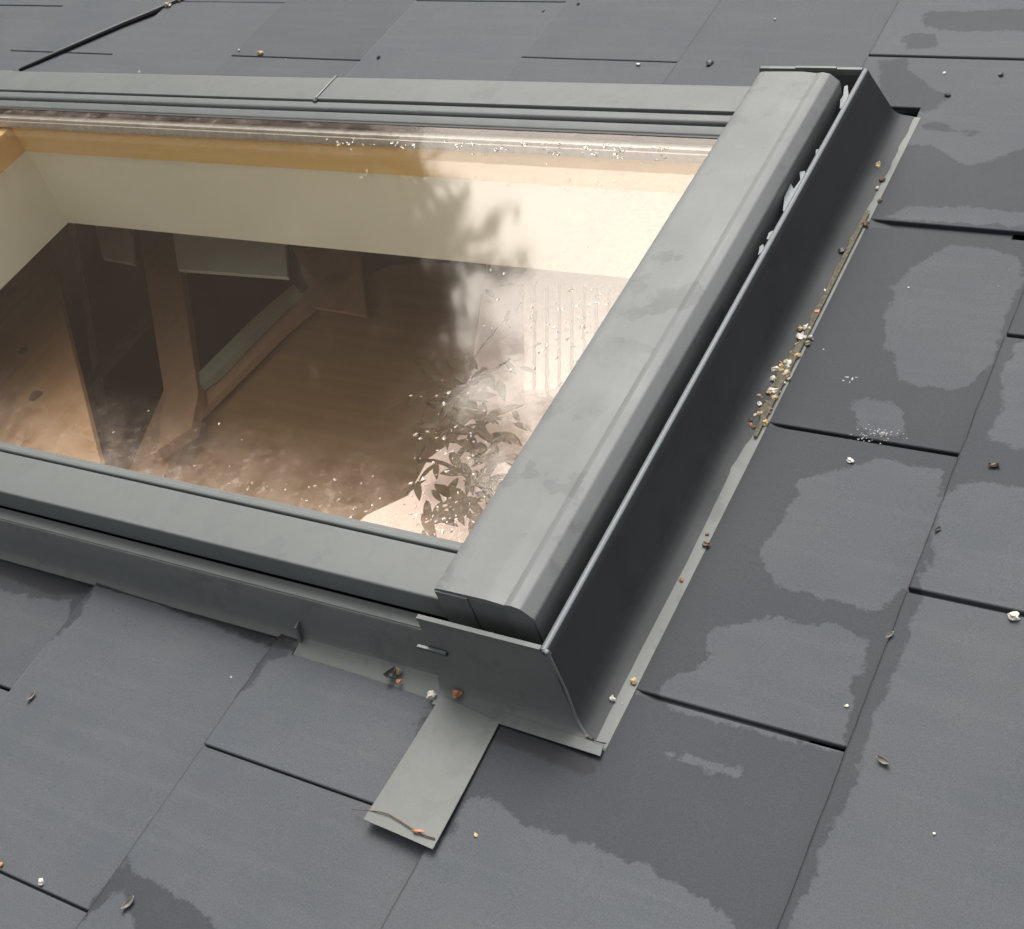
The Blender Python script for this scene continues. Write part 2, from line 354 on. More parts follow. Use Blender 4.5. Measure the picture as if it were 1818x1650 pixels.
for ci, x0 in enumerate(COURSES):
    nxt = COURSES[ci + 1] if ci + 1 < len(COURSES) else x0 + .25
    xa, xb = x0, nxt + .235
    k = -11
    for k in range(-11, 13):
        ya = PH[ci] + .3 * k; yb = ya + .3
        gap = .0026 + rr.uniform(-.0004, .0006) if ci == 11 else (.0008 if (ci == 13 and abs(ya - .843) < .01) or (ci == 12 and abs(ya - .995) < .01) else .0042 if ci > 10 else .0022) + rr.uniform(-.0008, .001)
        lo = ya + gap / 2; hi = yb - gap / 2
        if ci == 12 and abs(ya - .395) < .01: lo = ya + .001
        if ci == 12 and abs(yb - .395) < .01: hi = yb - .0115
        if ci == 11 and abs(ya + .36) < .01: lo = ya + .0008
        tone = rr.uniform(.90, 1.08); off = rr.uniform(-.0012, .0012); dz = rr.uniform(0, .0006); tx = rr.uniform(-.0012, .0012)
        for (a, b, part) in ((xa + off, nxt + .02, 0), (nxt + .02, xb, 1)):
            fine = part == 0 and a > -.75 and a < .7 and lo > -.75 and lo < 1.0
            if a > 2.3: continue
            args = (x0, 0, .0062, tone, fine)
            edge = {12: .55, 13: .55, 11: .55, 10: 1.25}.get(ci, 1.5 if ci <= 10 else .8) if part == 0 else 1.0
            hy0 = -.243 if b < -.085 else -.257
            FY = .566 if b < .15 else .594
            segs = []; pj = ('x1',) if part == 0 else ('x0',)
            if b <= HX0 or a >= HX1 or hi <= hy0 or lo >= FY: segs = [(a, b, lo, hi, 0, pj)]
            else:
                if a < -.087 < b and lo < -.257 < hi:
                    segs += [(a, -.087, lo, -.243, 0, ('x1',)), (-.087, b, lo, -.257, 0, ('x0',) + pj)]
                elif lo < hy0: segs.append((a, min(b, HX1), lo, hy0, 0, pj + (('x1',) if b > HX1 else ())))
                if hi > FY: segs.append((a, min(b, HX1), max(lo, FY), hi, 0, pj + (('x1',) if b > HX1 else ())))
                if b > HX1:
                    if lo < hy0: segs.append((HX1, b, lo, min(hi, hy0), 0, ('x0', 'y1')))
                    if hi > FY: segs.append((HX1, b, max(lo, FY), hi, 0, ('x0', 'y0')))
                    segs.append((HX1, b, max(lo, hy0), min(hi, FY), .0016 if lo > -.1 else .0006, ('y0',) * (lo < hy0) + ('y1',) * (hi > FY)))
                if a < HX0: segs.append((a, HX0, max(lo, hy0), min(hi, FY), 0, pj))
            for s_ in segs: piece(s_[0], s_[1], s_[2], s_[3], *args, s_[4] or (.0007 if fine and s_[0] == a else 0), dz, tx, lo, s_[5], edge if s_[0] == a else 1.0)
roof = root('slate_roof', 'grey slate roof slope with damp patches all round the skylight', 'roof')
sl = mesh('slates', V, Fc, M['slate'], roof, smooth=None)
sl.data.shade_flat()
q = np.array(V)[:, :2]
big = np.min([sdf(p, q) for p in BIG], 0); dry = np.min([sdf(p, q) for p in DRY], 0)
wetd = np.maximum(big, -dry); soak = np.min([sdf(p, q) for p in SOAK], 0)
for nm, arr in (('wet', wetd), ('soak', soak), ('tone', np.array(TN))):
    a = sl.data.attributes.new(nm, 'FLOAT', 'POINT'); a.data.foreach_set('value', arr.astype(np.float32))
ub = MB()
for r_ in ((-2.9, HX0, -2.6, 4.4), (HX1 + .05, 2.4, -2.6, 4.4), (HX0, HX1 + .05, -2.6, -.20), (HX0, HX1 + .05, .52, 4.4)):
    ub.box(r_[0], r_[1], r_[2], r_[3], -.045, -.019)
ub.build('underlay', M['under'], roof, smooth=None)

# ================================================================ roof window
sky_ = root('roof_window', 'large grey metal framed skylight set into the slate roof', 'skylight', (-.45, .142, 0))
YC = .142
ZT = .080
def mir(p): return [(2 * YC - y, z) for y, z in p][::-1]
# side rail profile (near side): outer wall, rounded shoulder, flat top
prof = rounded([(-.2144, .0565), (-.2136, ZT), (-.1672, ZT), (-.1672, .0565)], [.0006, .0022, .0006, 0])
b_ = MB(); b_.sweep(None, alongX(prof, -1.17, .085, 24, .0004)); b_.build('side_rail', M['metal'], sky_)
lg = rounded([(-.2280, .0), (-.2280, .0550), (-.2158, .0546), (-.2158, .0)], [0, .0012, 0, 0])
b_ = MB(); b_.sweep(None, alongX(lg, -1.19, .066, 20, .0003)); b_.build('frame_ledge', M['metal'], sky_)
b_ = MB(); b_.sweep(None, alongX(rounded([(-.1655, .06), (-.1655, .0815), (-.1597, .0815), (-.1597, .06)], [0, .002, .002, 0]), -1.12, .09)); b_.build('glazing_bead', M['metal'], sky_)
b_ = MB(); b_.sweep(None, alongX([(-.1585, .062), (-.1585, .0775), (-.1530, .0765), (-.1500, .0715), (-.1500, .062)], -1.12, .09)); b_.build('glazing_lip', M['metal'], sky_)
# far side
for (xa, xb, dz) in ((-1.17, -.5062, 0), (-.5058, .085, .0012)):
    pf = rounded([(.4630, .030), (.4630, ZT + dz), (.5140, ZT + dz), (.5140, .030)], [0, .0012, .005, 0])
    b_ = MB(); b_.sweep(None, alongX(pf, xa, xb, 10, .0003)); b_.build('side_rail', M['metal'], sky_)
b_ = MB(); b_.sweep(None, alongX(rounded([(.4475, .055), (.4475, .0775), (.4615, .0785), (.4615, .055)], [0, .004, .003, 0]), -1.12, .09, 20, .0003)); b_.build('glazing_bead', M['metal'], sky_)
b_ = MB(); b_.sweep(None, alongX(rounded([(.4325, .062), (.4325, .0715), (.4455, .0745), (.4455, .062)], [0, .0025, .002, 0]), -1.12, .09, 20, .0003)); b_.build('glazing_lip', M['metal'], sky_)
b_ = MB(); b_.box(-1.165, .08, -.2080, -.1680, .030, .0563); b_.build('gasket', M['gasket'], sky_, smooth=None)
b_ = MB(); b_.box(-1.12, .09, .4290, .4325, .060, .0707); b_.build('gasket', M['gasket'], sky_, smooth=None)
b_ = MB(); b_.box(-1.12, .09, .4455, .4475, .055, .0690); b_.box(-1.12, .09, .4615, .4630, .055, .071); b_.box(-1.12, .09, -.1672, -.1655, .05, .072); b_.build('gasket', M['gasket'], sky_, smooth=None)
lg = rounded([(.5165, .0), (.5165, .0535), (.5290, .0555), (.5290, .0)], [0, 0, .0015, 0])
b_ = MB(); b_.sweep(None, alongX(lg, -1.19, .066)); b_.build('frame_ledge', M['metal'], sky_)
# lower rail, outside the picture
b_ = MB(); b_.box(-1.17, -1.12, -.2136, .514, .030, .0795); b_.build('bottom_rail', M['metal'], sky_)
b_ = MB(); b_.box(-1.20, -1.175, -.2275, .529, .0, .055); b_.build('frame_ledge', M['metal'], sky_)
# wooden sash inside
b_ = MB(); b_.box(-1.14, .13, .4200, .4600, .003, .0455); b_.build('sash_wood', M['pine'], sky_, smooth=None)
b_ = MB(); b_.box(-1.14, .13, -.185, -.140, .003, .0455); b_.build('sash_wood', M['pine'], sky_, smooth=None)
b_ = MB(); b_.box(-1.10, -1.063, -.140, .4200, .0032, .0453); b_.build('sash_wood', wood_mat('lacquered_pine_cross', (.76, .47, .17), (.82, .56, .24), 1), sky_, smooth=None)
b_ = MB(); b_.box(.045, .13, -.140, .4200, .0032, .0453); b_.build('sash_wood', M['pine'], sky_, smooth=None)
# glass unit with its spacer
gl = MB(); gl.box(-1.118, .10, -.1640, .4450, .0460, .0700); glass = gl.build('glass_pane', M['glass'], sky_, smooth=None)
b_ = MB(); b_.box(-1.10, .05, .4190, .4285, .0475, .0615); b_.box(-1.10, .05, .4155, .4188, .0475, .0580); b_.build('spacer_bar', M['spacer'], glass, smooth=None)
# top casing: main sheet, edge strip, end cap
ZC = .106; YA, YB = -.2205, .5015
tc_ = root_c = None
cov = rounded([(.0765, .045), (.0765, ZC - .0010), (.084, ZC), (.125, ZC + .0006), (.1425, ZC - .0012), (.1425, .06)], [0, .003, .002, .004, 0, 0])
b_ = MB(); b_.sweep(None, alongY(cov, YA, YB, 40, .0006)); case = b_.build('top_casing', M['cover'], sky_)
es = rounded([(.1415, .06), (.1415, ZC - .0012), (.1418, ZC + .0012), (.1480, ZC + .0024), (.1560, ZC + .0006), (.1655, ZC - .0085), (.1665, .03), (.158, .03)], [0, 0, .0005, .0015, .0015, .002, 0, 0])
b_ = MB(); b_.sweep(None, alongY(es, YA - .0012, YB - .003, 60, .0011)); b_.build('edge_strip', M['cover'], case)
b_ = MB(); b_.prism([(.0780, YA - .0016), (.1075, YA - .0016), (.1075, YA + .002), (.0780, YA + .002)], .040, ZC - .0025); b_.build('end_cap', M['metal'], case)
b_ = MB(); b_.prism([(.1085, YA - .0008), (.1420, YA - .0008), (.1420, YA + .003), (.1085, YA + .003)], .040, ZC - .0030); b_.build('end_cap', M['metal'], case)
b_ = MB(); b_.prism([(.1432, YA - .0024), (.1645, YA - .0024), (.1645, YA - .0014), (.1432, YA - .0014)], .040, ZC - .014); b_.build('end_cap', M['metal'], case)
def blob(c, r, k=1, seed=0, amp=.3, flat=1.0, stretch=(1, 1)):
    bm = bmesh.new(); bmesh.ops.create_icosphere(bm, subdivisions=k, radius=1); rs = random.Random(seed); ph = rs.uniform(0, 50); an = rs.uniform(0, 6.28)
    vs = []
    for v in bm.verts:
        d = 1 + amp * noise.noise(v.co * 1.7 + Vector((ph, ph * .3, 0))); x, y, z = v.co * d * r; x *= stretch[0]; y *= stretch[1]
        vs.append((c[0] + x * math.cos(an) - y * math.sin(an), c[1] + x * math.sin(an) + y * math.cos(an), c[2] + z * flat))
    fs = [tuple(v.index for v in f.verts) for f in bm.faces]; bm.free(); return vs, fs
b_ = MB(); b_.add(*blob((.1170, YA - .003, .062), .0065, 2, 3, .2)); b_.build('rubber_plug', M['dark'], case)

b_ = MB(); b_.box(-.5075, -.5050, .4632, .5138, ZT - .004, ZT + .0026); b_.build('joint_lip', M['hem2'], sky_)
b_ = MB(); b_.box(-.509, -.5035, .4585, .4630, .0725, ZT + .0005); b_.build('joint_gap', M['gasket'], sky_, smooth=None)
# far end: upper corner of the casing behind the frame
# ================================================================ flashing kit
fl = root('window_flashing', 'grey metal flashing gutter with shade-darkened wall folded round the skylight head and near side', 'flashing', (.19, .142, 0))
ZF = .088
def arc(c, r, a0, a1, k=8): return [(c[0] + r * math.cos(R_(a0 + (a1 - a0) * i / k)), c[1] + r * math.sin(R_(a0 + (a1 - a0) * i / k))) for i in range(k + 1)]
# upslope upstand with a wide fillet into the tray; profile in X-Z, mitred at both corners
lip = [(.1795, ZF - .006), (.1790, ZF + .0002), (.1806, ZF + .0008), (.1820, ZF - .0008)]
WALL = [(.1826, .080), (.1868, .052), (.1905, .026), (.1926, .0165), (.1960, .0110), (.2010, .0078)]
up = lip + WALL + [(.2085, .0062), (.2150, .0040), (.2220, .0028), (.2265, .0010), (.30, -.012)]
cl = sheet(up, -.0009)
def mitre(prof):
    rings = []
    for t in np.linspace(0, 1, 60):
        ring = []
        for x, z in prof:
            o = max(0, (x - .1815)); h = min(1, max(0, (ZF - z) / ZF))
            ya = float(np.interp(z, [.0078, .0105, .020, .045, .086], [-.2560, -.2518, -.2482, -.2432, -.2402])); yb = .5350 + .043 * h
            ring.append((x + .0012 * noise.noise((t * 7, 2, 0)) * h, ya + (yb - ya) * t + 0, z))
        rings.append(ring)
    return rings
hem = [(.1775, ZF - .0025), (.1775, ZF + .0012), (.1788, ZF + .0020), (.1812, ZF + .0020), (.1826, ZF + .0010), (.1828, ZF - .0025)]
b_ = MB(); b_.sweep(None, mitre(hem)); b_.build('folded_hem', M['hem'], fl)
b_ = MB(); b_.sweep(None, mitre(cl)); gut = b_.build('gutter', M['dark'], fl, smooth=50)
b_ = MB(); b_.sweep(None, alongX([(-.2368, ZF - .003), (-.2368, ZF + .0012), (-.2408, ZF + .0012), (-.2408, ZF - .003)], .0658, .1770)); b_.build('folded_hem', M['metal'], fl)
# tray bottom by the slates, painted lighter for the light it catches beside the wall
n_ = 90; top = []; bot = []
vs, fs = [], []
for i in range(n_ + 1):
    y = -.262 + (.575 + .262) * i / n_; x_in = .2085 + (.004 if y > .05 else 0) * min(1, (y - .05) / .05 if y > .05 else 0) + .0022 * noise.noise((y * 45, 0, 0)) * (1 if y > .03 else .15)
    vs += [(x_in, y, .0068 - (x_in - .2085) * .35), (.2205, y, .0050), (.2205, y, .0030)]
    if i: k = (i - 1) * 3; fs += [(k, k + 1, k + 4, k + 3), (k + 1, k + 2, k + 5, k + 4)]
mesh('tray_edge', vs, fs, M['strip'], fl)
# near corner piece: upright face, foot flange
face = sheet([(-.2372, ZF - .006), (-.2380, ZF), (-.2396, ZF + .0004), (-.2400, ZF - .002), (-.2430, .045), (-.2480, .020), (-.2515, .0105), (-.2545, .0085), (-.2660, .0078)], -.0009)
rings = []
for t in np.linspace(0, 1, 24):
    ring = []
    for y, z in face:
        h = min(1, max(0, (ZF - z) / ZF)); out = max(0, (-.2515 - y)) * 1.3
        xa = .0655; xb = float(np.interp(z, [.0078, .0110, .0165, .026, .052, .080], [.2016, .1966, .1936, .1916, .1879, .1836])) + out
        ring.append((xa + (xb - xa) * t, y + .0006 * noise.noise((t * 5, 1, h)), z))
    rings.append(ring)
b_ = MB(); b_.sweep(None, rings); b_.build('corner_face', M['dull'], fl)
rings = []
for z, x, y in ((.0860, .1826, -.2400), (.080, .1832, -.2405), (.052, .1874, -.2427), (.026, .1911, -.2470), (.0165, .1931, -.2493), (.0115, .1963, -.2515), (.0088, .2010, -.2545), (.0085, .2100, -.2600)):
    rings.append([(x + .0013 * math.cos(a), y + .0013 * math.sin(a), z + .0005 * math.sin(a)) for a in np.linspace(0, 6.28, 9)[:-1]])
b_ = MB(); b_.sweep(None, rings); b_.build('corner_fold', M['dull'], fl)
b_ = MB(); b_.add(*blob((.1815, -.2400, ZF + .0005), .0026, 2, 8, .3, .4, (1.3, .8))); b_.build('solder_spot', M['foil'], fl)
# side flashing below the ledge, with its foot
sf = sheet([(-.2275, .0535), (-.2288, .0538), (-.2300, .0520), (-.2330, .030), (-.2378, .014), (-.2400, .0085), (-.2430, .0065), (-.2440, .0050)], -.0009)
b_ = MB(); b_.sweep(None, alongX(sf, -1.20, .0665, 40, .0004)); b_.build('side_flashing', M['dull'], fl)
ft = sheet([(-.2400, .0085), (-.2450, .0068), (-.2555, .0052), (-.2640, .0010)], -.0008)
b_ = MB(); b_.sweep(None, alongX(ft, -.0870, .0668, 16, .0006)); b_.build('foot_flange', M['strip'], fl)
b_ = MB(); b_.prism([(-.0895, -.2310), (-.0875, -.2320), (-.0845, -.2440), (-.0860, -.2450)], .004, .026, .0015, .002); b_.build('fold_tab', M['dull'], fl)
# near corner raw flange end that laps over, plus far top cross fold
b_ = MB(); b_.prism([(.1255, -.2560), (.2190, -.2595), (.2205, -.2690), (.1255, -.2665)], .0078, .0088); b_.build('corner_flange', M['strip'], fl)
far = sheet([(.5340, ZF - .006), (.5350, ZF), (.5362, ZF - .001), (.5420, .04), (.566, .012)], .0009)
b_ = MB(); b_.sweep(None, alongX(far, .062, .1815)); b_.build('corner_face', M['dull'], fl)
b_ = MB(); b_.box(.105, .150, .5300, .5335, ZF + .0010, ZF + .0050); b_.build('fold_tab', M['strip'], fl)
b_ = MB(); b_.box(.064, .1765, .5330, .5372, ZF - .002, ZF + .0018); b_.build('folded_hem', M['strip'], fl)
# crimp in the face
b_ = MB(); b_.prism([px(764, 1152, .0)[:2], px(808, 1162, .0)[:2], px(808, 1166, 0)[:2], px(764, 1156, 0)[:2]], 0, .001)
b_ = MB(); b_.box(.0565, .0835, -.2455, -.2432, .0535, .0552); b_.build('crimped_slot', M['foil'], fl)
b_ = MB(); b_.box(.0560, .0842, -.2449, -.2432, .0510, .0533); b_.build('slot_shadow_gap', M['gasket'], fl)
# strap on the slates
SP = [(.0700, -.2575), (.1300, -.2660), px(768, 1508, .0125)[:2], px(645, 1455, .0125)[:2]]
rings = []
for i in range(15):
    t = i / 14; a = [SP[0][k] + (SP[3][k] - SP[0][k]) * t for k in (0, 1)]; c = [SP[1][k] + (SP[2][k] - SP[1][k]) * t for k in (0, 1)]
    z = .0092 + .0034 * t * t; r = []
    for u in np.linspace(0, 1, 7): r.append((a[0] + (c[0] - a[0]) * u, a[1] + (c[1] - a[1]) * u, z + .0006 * math.sin(u * 3.1)))
    for u in np.linspace(1, 0, 7): r.append((a[0] + (c[0] - a[0]) * u, a[1] + (c[1] - a[1]) * u, z + .0006 * math.sin(u * 3.1) - .0010))
    rings.append(r)
b_ = MB(); b_.sweep(None, rings); b_.build('strap', M['strip'], fl)
# torn foil curls stuck inside the upstand
def ragged(pts, z0, name, mat, parent=None, **k):
    b = MB(); b.prism(pts, z0, z0 + .0008); return b.build(name, mat, parent, **k)
for i, l in enumerate([[(1401, 377), (1404, 352), (1415, 328), (1420, 338), (1432, 322), (1431, 308), (1440, 306), (1442, 318), (1434, 338), (1418, 362), (1410, 378)],
                       [(1502, 196), (1503, 180), (1508, 172), (1510, 156), (1516, 154), (1518, 178), (1512, 190)],
                       [(1372, 427), (1376, 416), (1383, 412), (1386, 418), (1380, 428)], [(1357, 456), (1360, 440), (1366, 436), (1368, 445)], [(1459, 276), (1460, 268), (1465, 268), (1464, 276)]]):
    ragged([px(a - 11, b - 2, ZF - .003)[:2] for a, b in l], ZF - .0035, 'torn_foil', M['foil'], fl)

# ================================================================ lining and the room below
ln = root('window_lining', 'cream white lining boards round the opening under the skylight glass', 'window lining', (-.45, .142, -.14))
b_ = MB(); b_.box(-1.10, .16, .4245, .4385, -.132, .0028); b_.build('side_board', M['plaster'], ln, smooth=None)
b_ = MB(); b_.box(-1.10, .16, -.158, -.1445, -.132, .0028); b_.build('side_board', M['plaster'], ln, smooth=None)
b_ = MB(); b_.box(-1.080, -1.0655, -.1445, .4245, -.130, .0026); b_.build('lower_board', M['plaster'], ln, smooth=None)
b_ = MB(); b_.box(.085, .10, -.1445, .4245, -.130, .0026); b_.build('upper_board', M['plaster'], ln, smooth=None)
def W_(name, mb, mat, label=None, cat=None, kind=None, smooth=None):
    """things of the room and ground, given straight in world space"""
    me = bpy.data.meshes.new(name); me.from_pydata(mb.v, [], mb.f); me.materials.append(mat)
    bm = bmesh.new(); bm.from_mesh(me); bmesh.ops.recalc_face_normals(bm, faces=bm.faces); bm.to_mesh(me); bm.free()
    o = bpy.data.objects.new(name, me); sc.collection.objects.link(o); return tag(o, label, cat, None, kind)
# ceiling of the room follows the slope
cb = MB()
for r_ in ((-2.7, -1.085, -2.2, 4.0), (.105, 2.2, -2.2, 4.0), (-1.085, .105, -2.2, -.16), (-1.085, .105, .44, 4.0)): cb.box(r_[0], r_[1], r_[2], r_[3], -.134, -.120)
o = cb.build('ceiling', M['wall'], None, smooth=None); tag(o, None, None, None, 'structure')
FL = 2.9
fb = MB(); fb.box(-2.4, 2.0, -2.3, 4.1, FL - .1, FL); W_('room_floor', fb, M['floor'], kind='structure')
hw = MB(); hw.box(-2.45, -2.3, -2.4, 4.2, 0, 3.7); W_('house_wall', hw, M['brick'], 'brown brick eaves wall under the slate roof', 'wall')
hw = MB(); hw.prism([(1.85, -2.4), (2.0, -2.4), (2.0, 4.2), (1.85, 4.2)], 0, 6.15); W_('house_wall', hw, M['brick'], 'tall brown brick wall under the ridge side of the roof', 'wall')
for yy, lb in ((-2.4, 'brown brick gable wall nearest the camera'), (4.05, 'brown brick gable wall at the far end of the roof')):
    g = MB(); poly = [(-2.3, 0), (1.85, 0), (1.85, 6.05), (-2.3, 3.65)]
    g.add([(x, yy, z) for x, z in poly] + [(x, yy + .15, z) for x, z in poly], [(0, 1, 2, 3), (7, 6, 5, 4), (0, 4, 5, 1), (1, 5, 6, 2), (2, 6, 7, 3), (3, 7, 4, 0)])
    W_('house_wall', g, M['brick'], lb, 'wall')
def board(name, pts, z, th, mat, label, cat):
    pp = [px(a, b, z)[:2] for a, b in pts]; c = np.mean(pp, 0); b = MB(); b.prism(pp, z, z - th, th * .3, 0)
    return tag(b.build(name, mat, None, (float(c[0]), float(c[1]), z - th), smooth=None), label, cat)
pbase = None
_pp = [px(a, b, -.28)[:2] for a, b in [(-120, 380), (10, 380), (84, 440), (179, 825), (185, 900), (-120, 900)]]; pbase = (float(np.mean(_pp, 0)[0]), float(np.mean(_pp, 0)[1]), -.292)
board('pine_board', [(-120, 380), (10, 380), (84, 440), (179, 825), (185, 900), (-120, 900)], -.28, .012, M['pinek'], 'knotty orange pine board seen through the left side of the glass', 'board')
pb = bpy.data.objects['pine_board']
for (kx, ky, ks) in ((40, 622, 15), (62, 702, 20), (28, 500, 9)):
    cx, cy, cz = px(kx, ky, -.2785); q_ = ks * .00062; ks_ = MB(); ks_.prism([(cx + q_ * math.cos(a) * .8 * (1 + .2 * math.sin(a * 3)), cy + q_ * math.sin(a) * (1 + .2 * math.cos(a * 2)), ) for a in np.linspace(0, 6.28, 19)[:-1]], -.2805, -.2785)
    kx0, ky0, kz0 = pbase; ob_ = mesh('knot', [(v[0] - kx0, v[1] - ky0, v[2] - kz0) for v in ks_.v], ks_.f, M['knot'], None, (0, 0, 0), None); ob_.matrix_world = Matrix.Identity(4); ob_.parent = pb
board('timber_post', [(225, 330), (300, 330), (312, 420), (352, 700), (340, 760), (280, 800), (292, 700), (248, 420)], -.395, .018, M['brown'], 'brown timber post seen upright through the glass', 'post')
board('table_top', [(470, 560), (700, 470), (1300, 450), (1300, 1050), (300, 1050), (255, 860), (330, 740)], -.44, .05, M['table'], 'wide dark brown table top seen through the middle of the glass', 'table top')
board('bench_edge', [(292, 690), (350, 690), (560, 500), (640, 470), (500, 590), (330, 760), (265, 900), (190, 900), (232, 830), (262, 760)], -.42, .010, M['brown'], 'mid brown diagonal plank along the table edge', 'plank')
board('window_shelf', [(345, 692), (352, 662), (450, 565), (520, 505), (530, 515), (455, 588), (385, 662)], -.405, .012, M['dimpale'], 'pale grey sloping strip above the diagonal plank', 'strip')
board('pale_panel', [(165, 380), (232, 380), (238, 468), (182, 458)], -.30, .006, M['pale'], 'small pale grey panel left of the timber post', 'panel')
board('pale_panel', [(305, 400), (505, 415), (510, 492), (316, 478)], -.30, .006, M['pale'], 'wide pale grey panel right of the timber post', 'panel')
board('wall_cable', [(118, 380), (126, 380), (200, 800), (196, 860), (191, 860), (150, 560)], -.7, .01, M['pale'], 'thin pale cord hanging in the dark gap left of the post', 'cord')
board('pale_panel', [(520, 440), (640, 445), (650, 560), (560, 545)], -.42, .006, M['brown'], 'brown panel in the middle of the room', 'panel')
board('pink_board', [(868, 440), (1350, 440), (1350, 1150), (470, 1150), (600, 960), (650, 915), (725, 880), (760, 815), (815, 775), (838, 650)], -.28, .008, M['pink'], 'pale pink board seen through the lower right of the glass', 'board')
rd = root('slatted_panel', 'pale pink panel with upright slats seen near the upper edge of the glass', 'panel', px(980, 600, -.22))
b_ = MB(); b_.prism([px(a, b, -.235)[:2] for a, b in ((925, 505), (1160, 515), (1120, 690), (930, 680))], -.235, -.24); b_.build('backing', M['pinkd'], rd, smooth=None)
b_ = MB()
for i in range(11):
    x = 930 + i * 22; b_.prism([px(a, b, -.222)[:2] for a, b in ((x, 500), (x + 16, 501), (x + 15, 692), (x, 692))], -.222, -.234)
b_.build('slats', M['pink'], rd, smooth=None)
hp = root('houseplant', 'olive brown leafy houseplant seen through the lower right of the glass', 'plant', px(760, 800, -.245))
pr_ = random.Random(21); lf = MB(); stx = MB()
LP = [(905, 650, 60, -62), (935, 655, 48, -40), (925, 520, 50, -80), (950, 560, 55, -88), (900, 560, 50, -95), (868, 880, 75, -42), (845, 905, 55, -50), (905, 505, 46, -20), (870, 520, 50, -60), (812, 745, 55, 30), (830, 790, 60, -70)]
for _ in range(95):
    t = pr_.random(); LP.append((800 + 85 * math.sin(t * 3.0) - 40 * t + pr_.gauss(0, 30), 650 + 290 * t + pr_.gauss(0, 20), pr_.uniform(50, 100), -55 + pr_.gauss(0, 38)))
for _ in range(45): LP.append((pr_.gauss(765, 34), pr_.gauss(800, 75), pr_.uniform(50, 95), pr_.uniform(-150, 60)))
for x, y, L, an in LP:
    if x < 735 or y < 480: continue
    L *= .8
    z = -.165 - pr_.random() * .05; a = np.array(px(x, y, z)); D = np.linalg.norm(a - CAM) / F; d = np.array([math.cos(R_(an + 25)), math.sin(R_(an + 25)), 0]); w = np.array([-d[1], d[0], pr_.uniform(-.5, .5)]); L *= D
    v = []
    for k in range(6):
        u = k / 5; hw = L * .13 * math.sin(math.pi * min(1, u * .98 + .01)) ** .8; c = a + d * L * (u - .5) + np.array([0, 0, -.10 * L * (u - .5) ** 2 * 4]); v += [tuple(c - w * hw), tuple(c + np.array([0, 0, -hw * .25])), tuple(c + w * hw)]
    lf.add(v, [(3 * k + m_, 3 * k + m_ + 1, 3 * k + m_ + 4, 3 * k + m_ + 3) for k in range(5) for m_ in (0, 1)])
lf.build('foliage', M['olive'], hp, smooth=60)
for (x, y) in ((905, 640), (925, 540), (860, 870), (815, 760), (780, 690)):
    p0 = np.array(px(740, 820, -.244)); p1 = np.array(px(x, y, -.20)); ring = []
    for k in range(7):
        t = k / 6; p = p0 + (p1 - p0) * t + np.array([0, 0, .02 * math.sin(t * 3.1)]); ring.append([(p[0] + .0022 * math.cos(q), p[1] + .0022 * math.sin(q), p[2] + .002 * math.sin(q + 1)) for q in (0, 1.57, 3.14, 4.7)])
    stx.sweep(None, ring)
stx.build('stem', M['olive'], hp)
board('slant_cord', [(135, 690), (146, 700), (262, 572), (252, 560)], -.7, .01, M['cordg'], 'slanting greenish cord in the dark gap left of the post', 'cord')

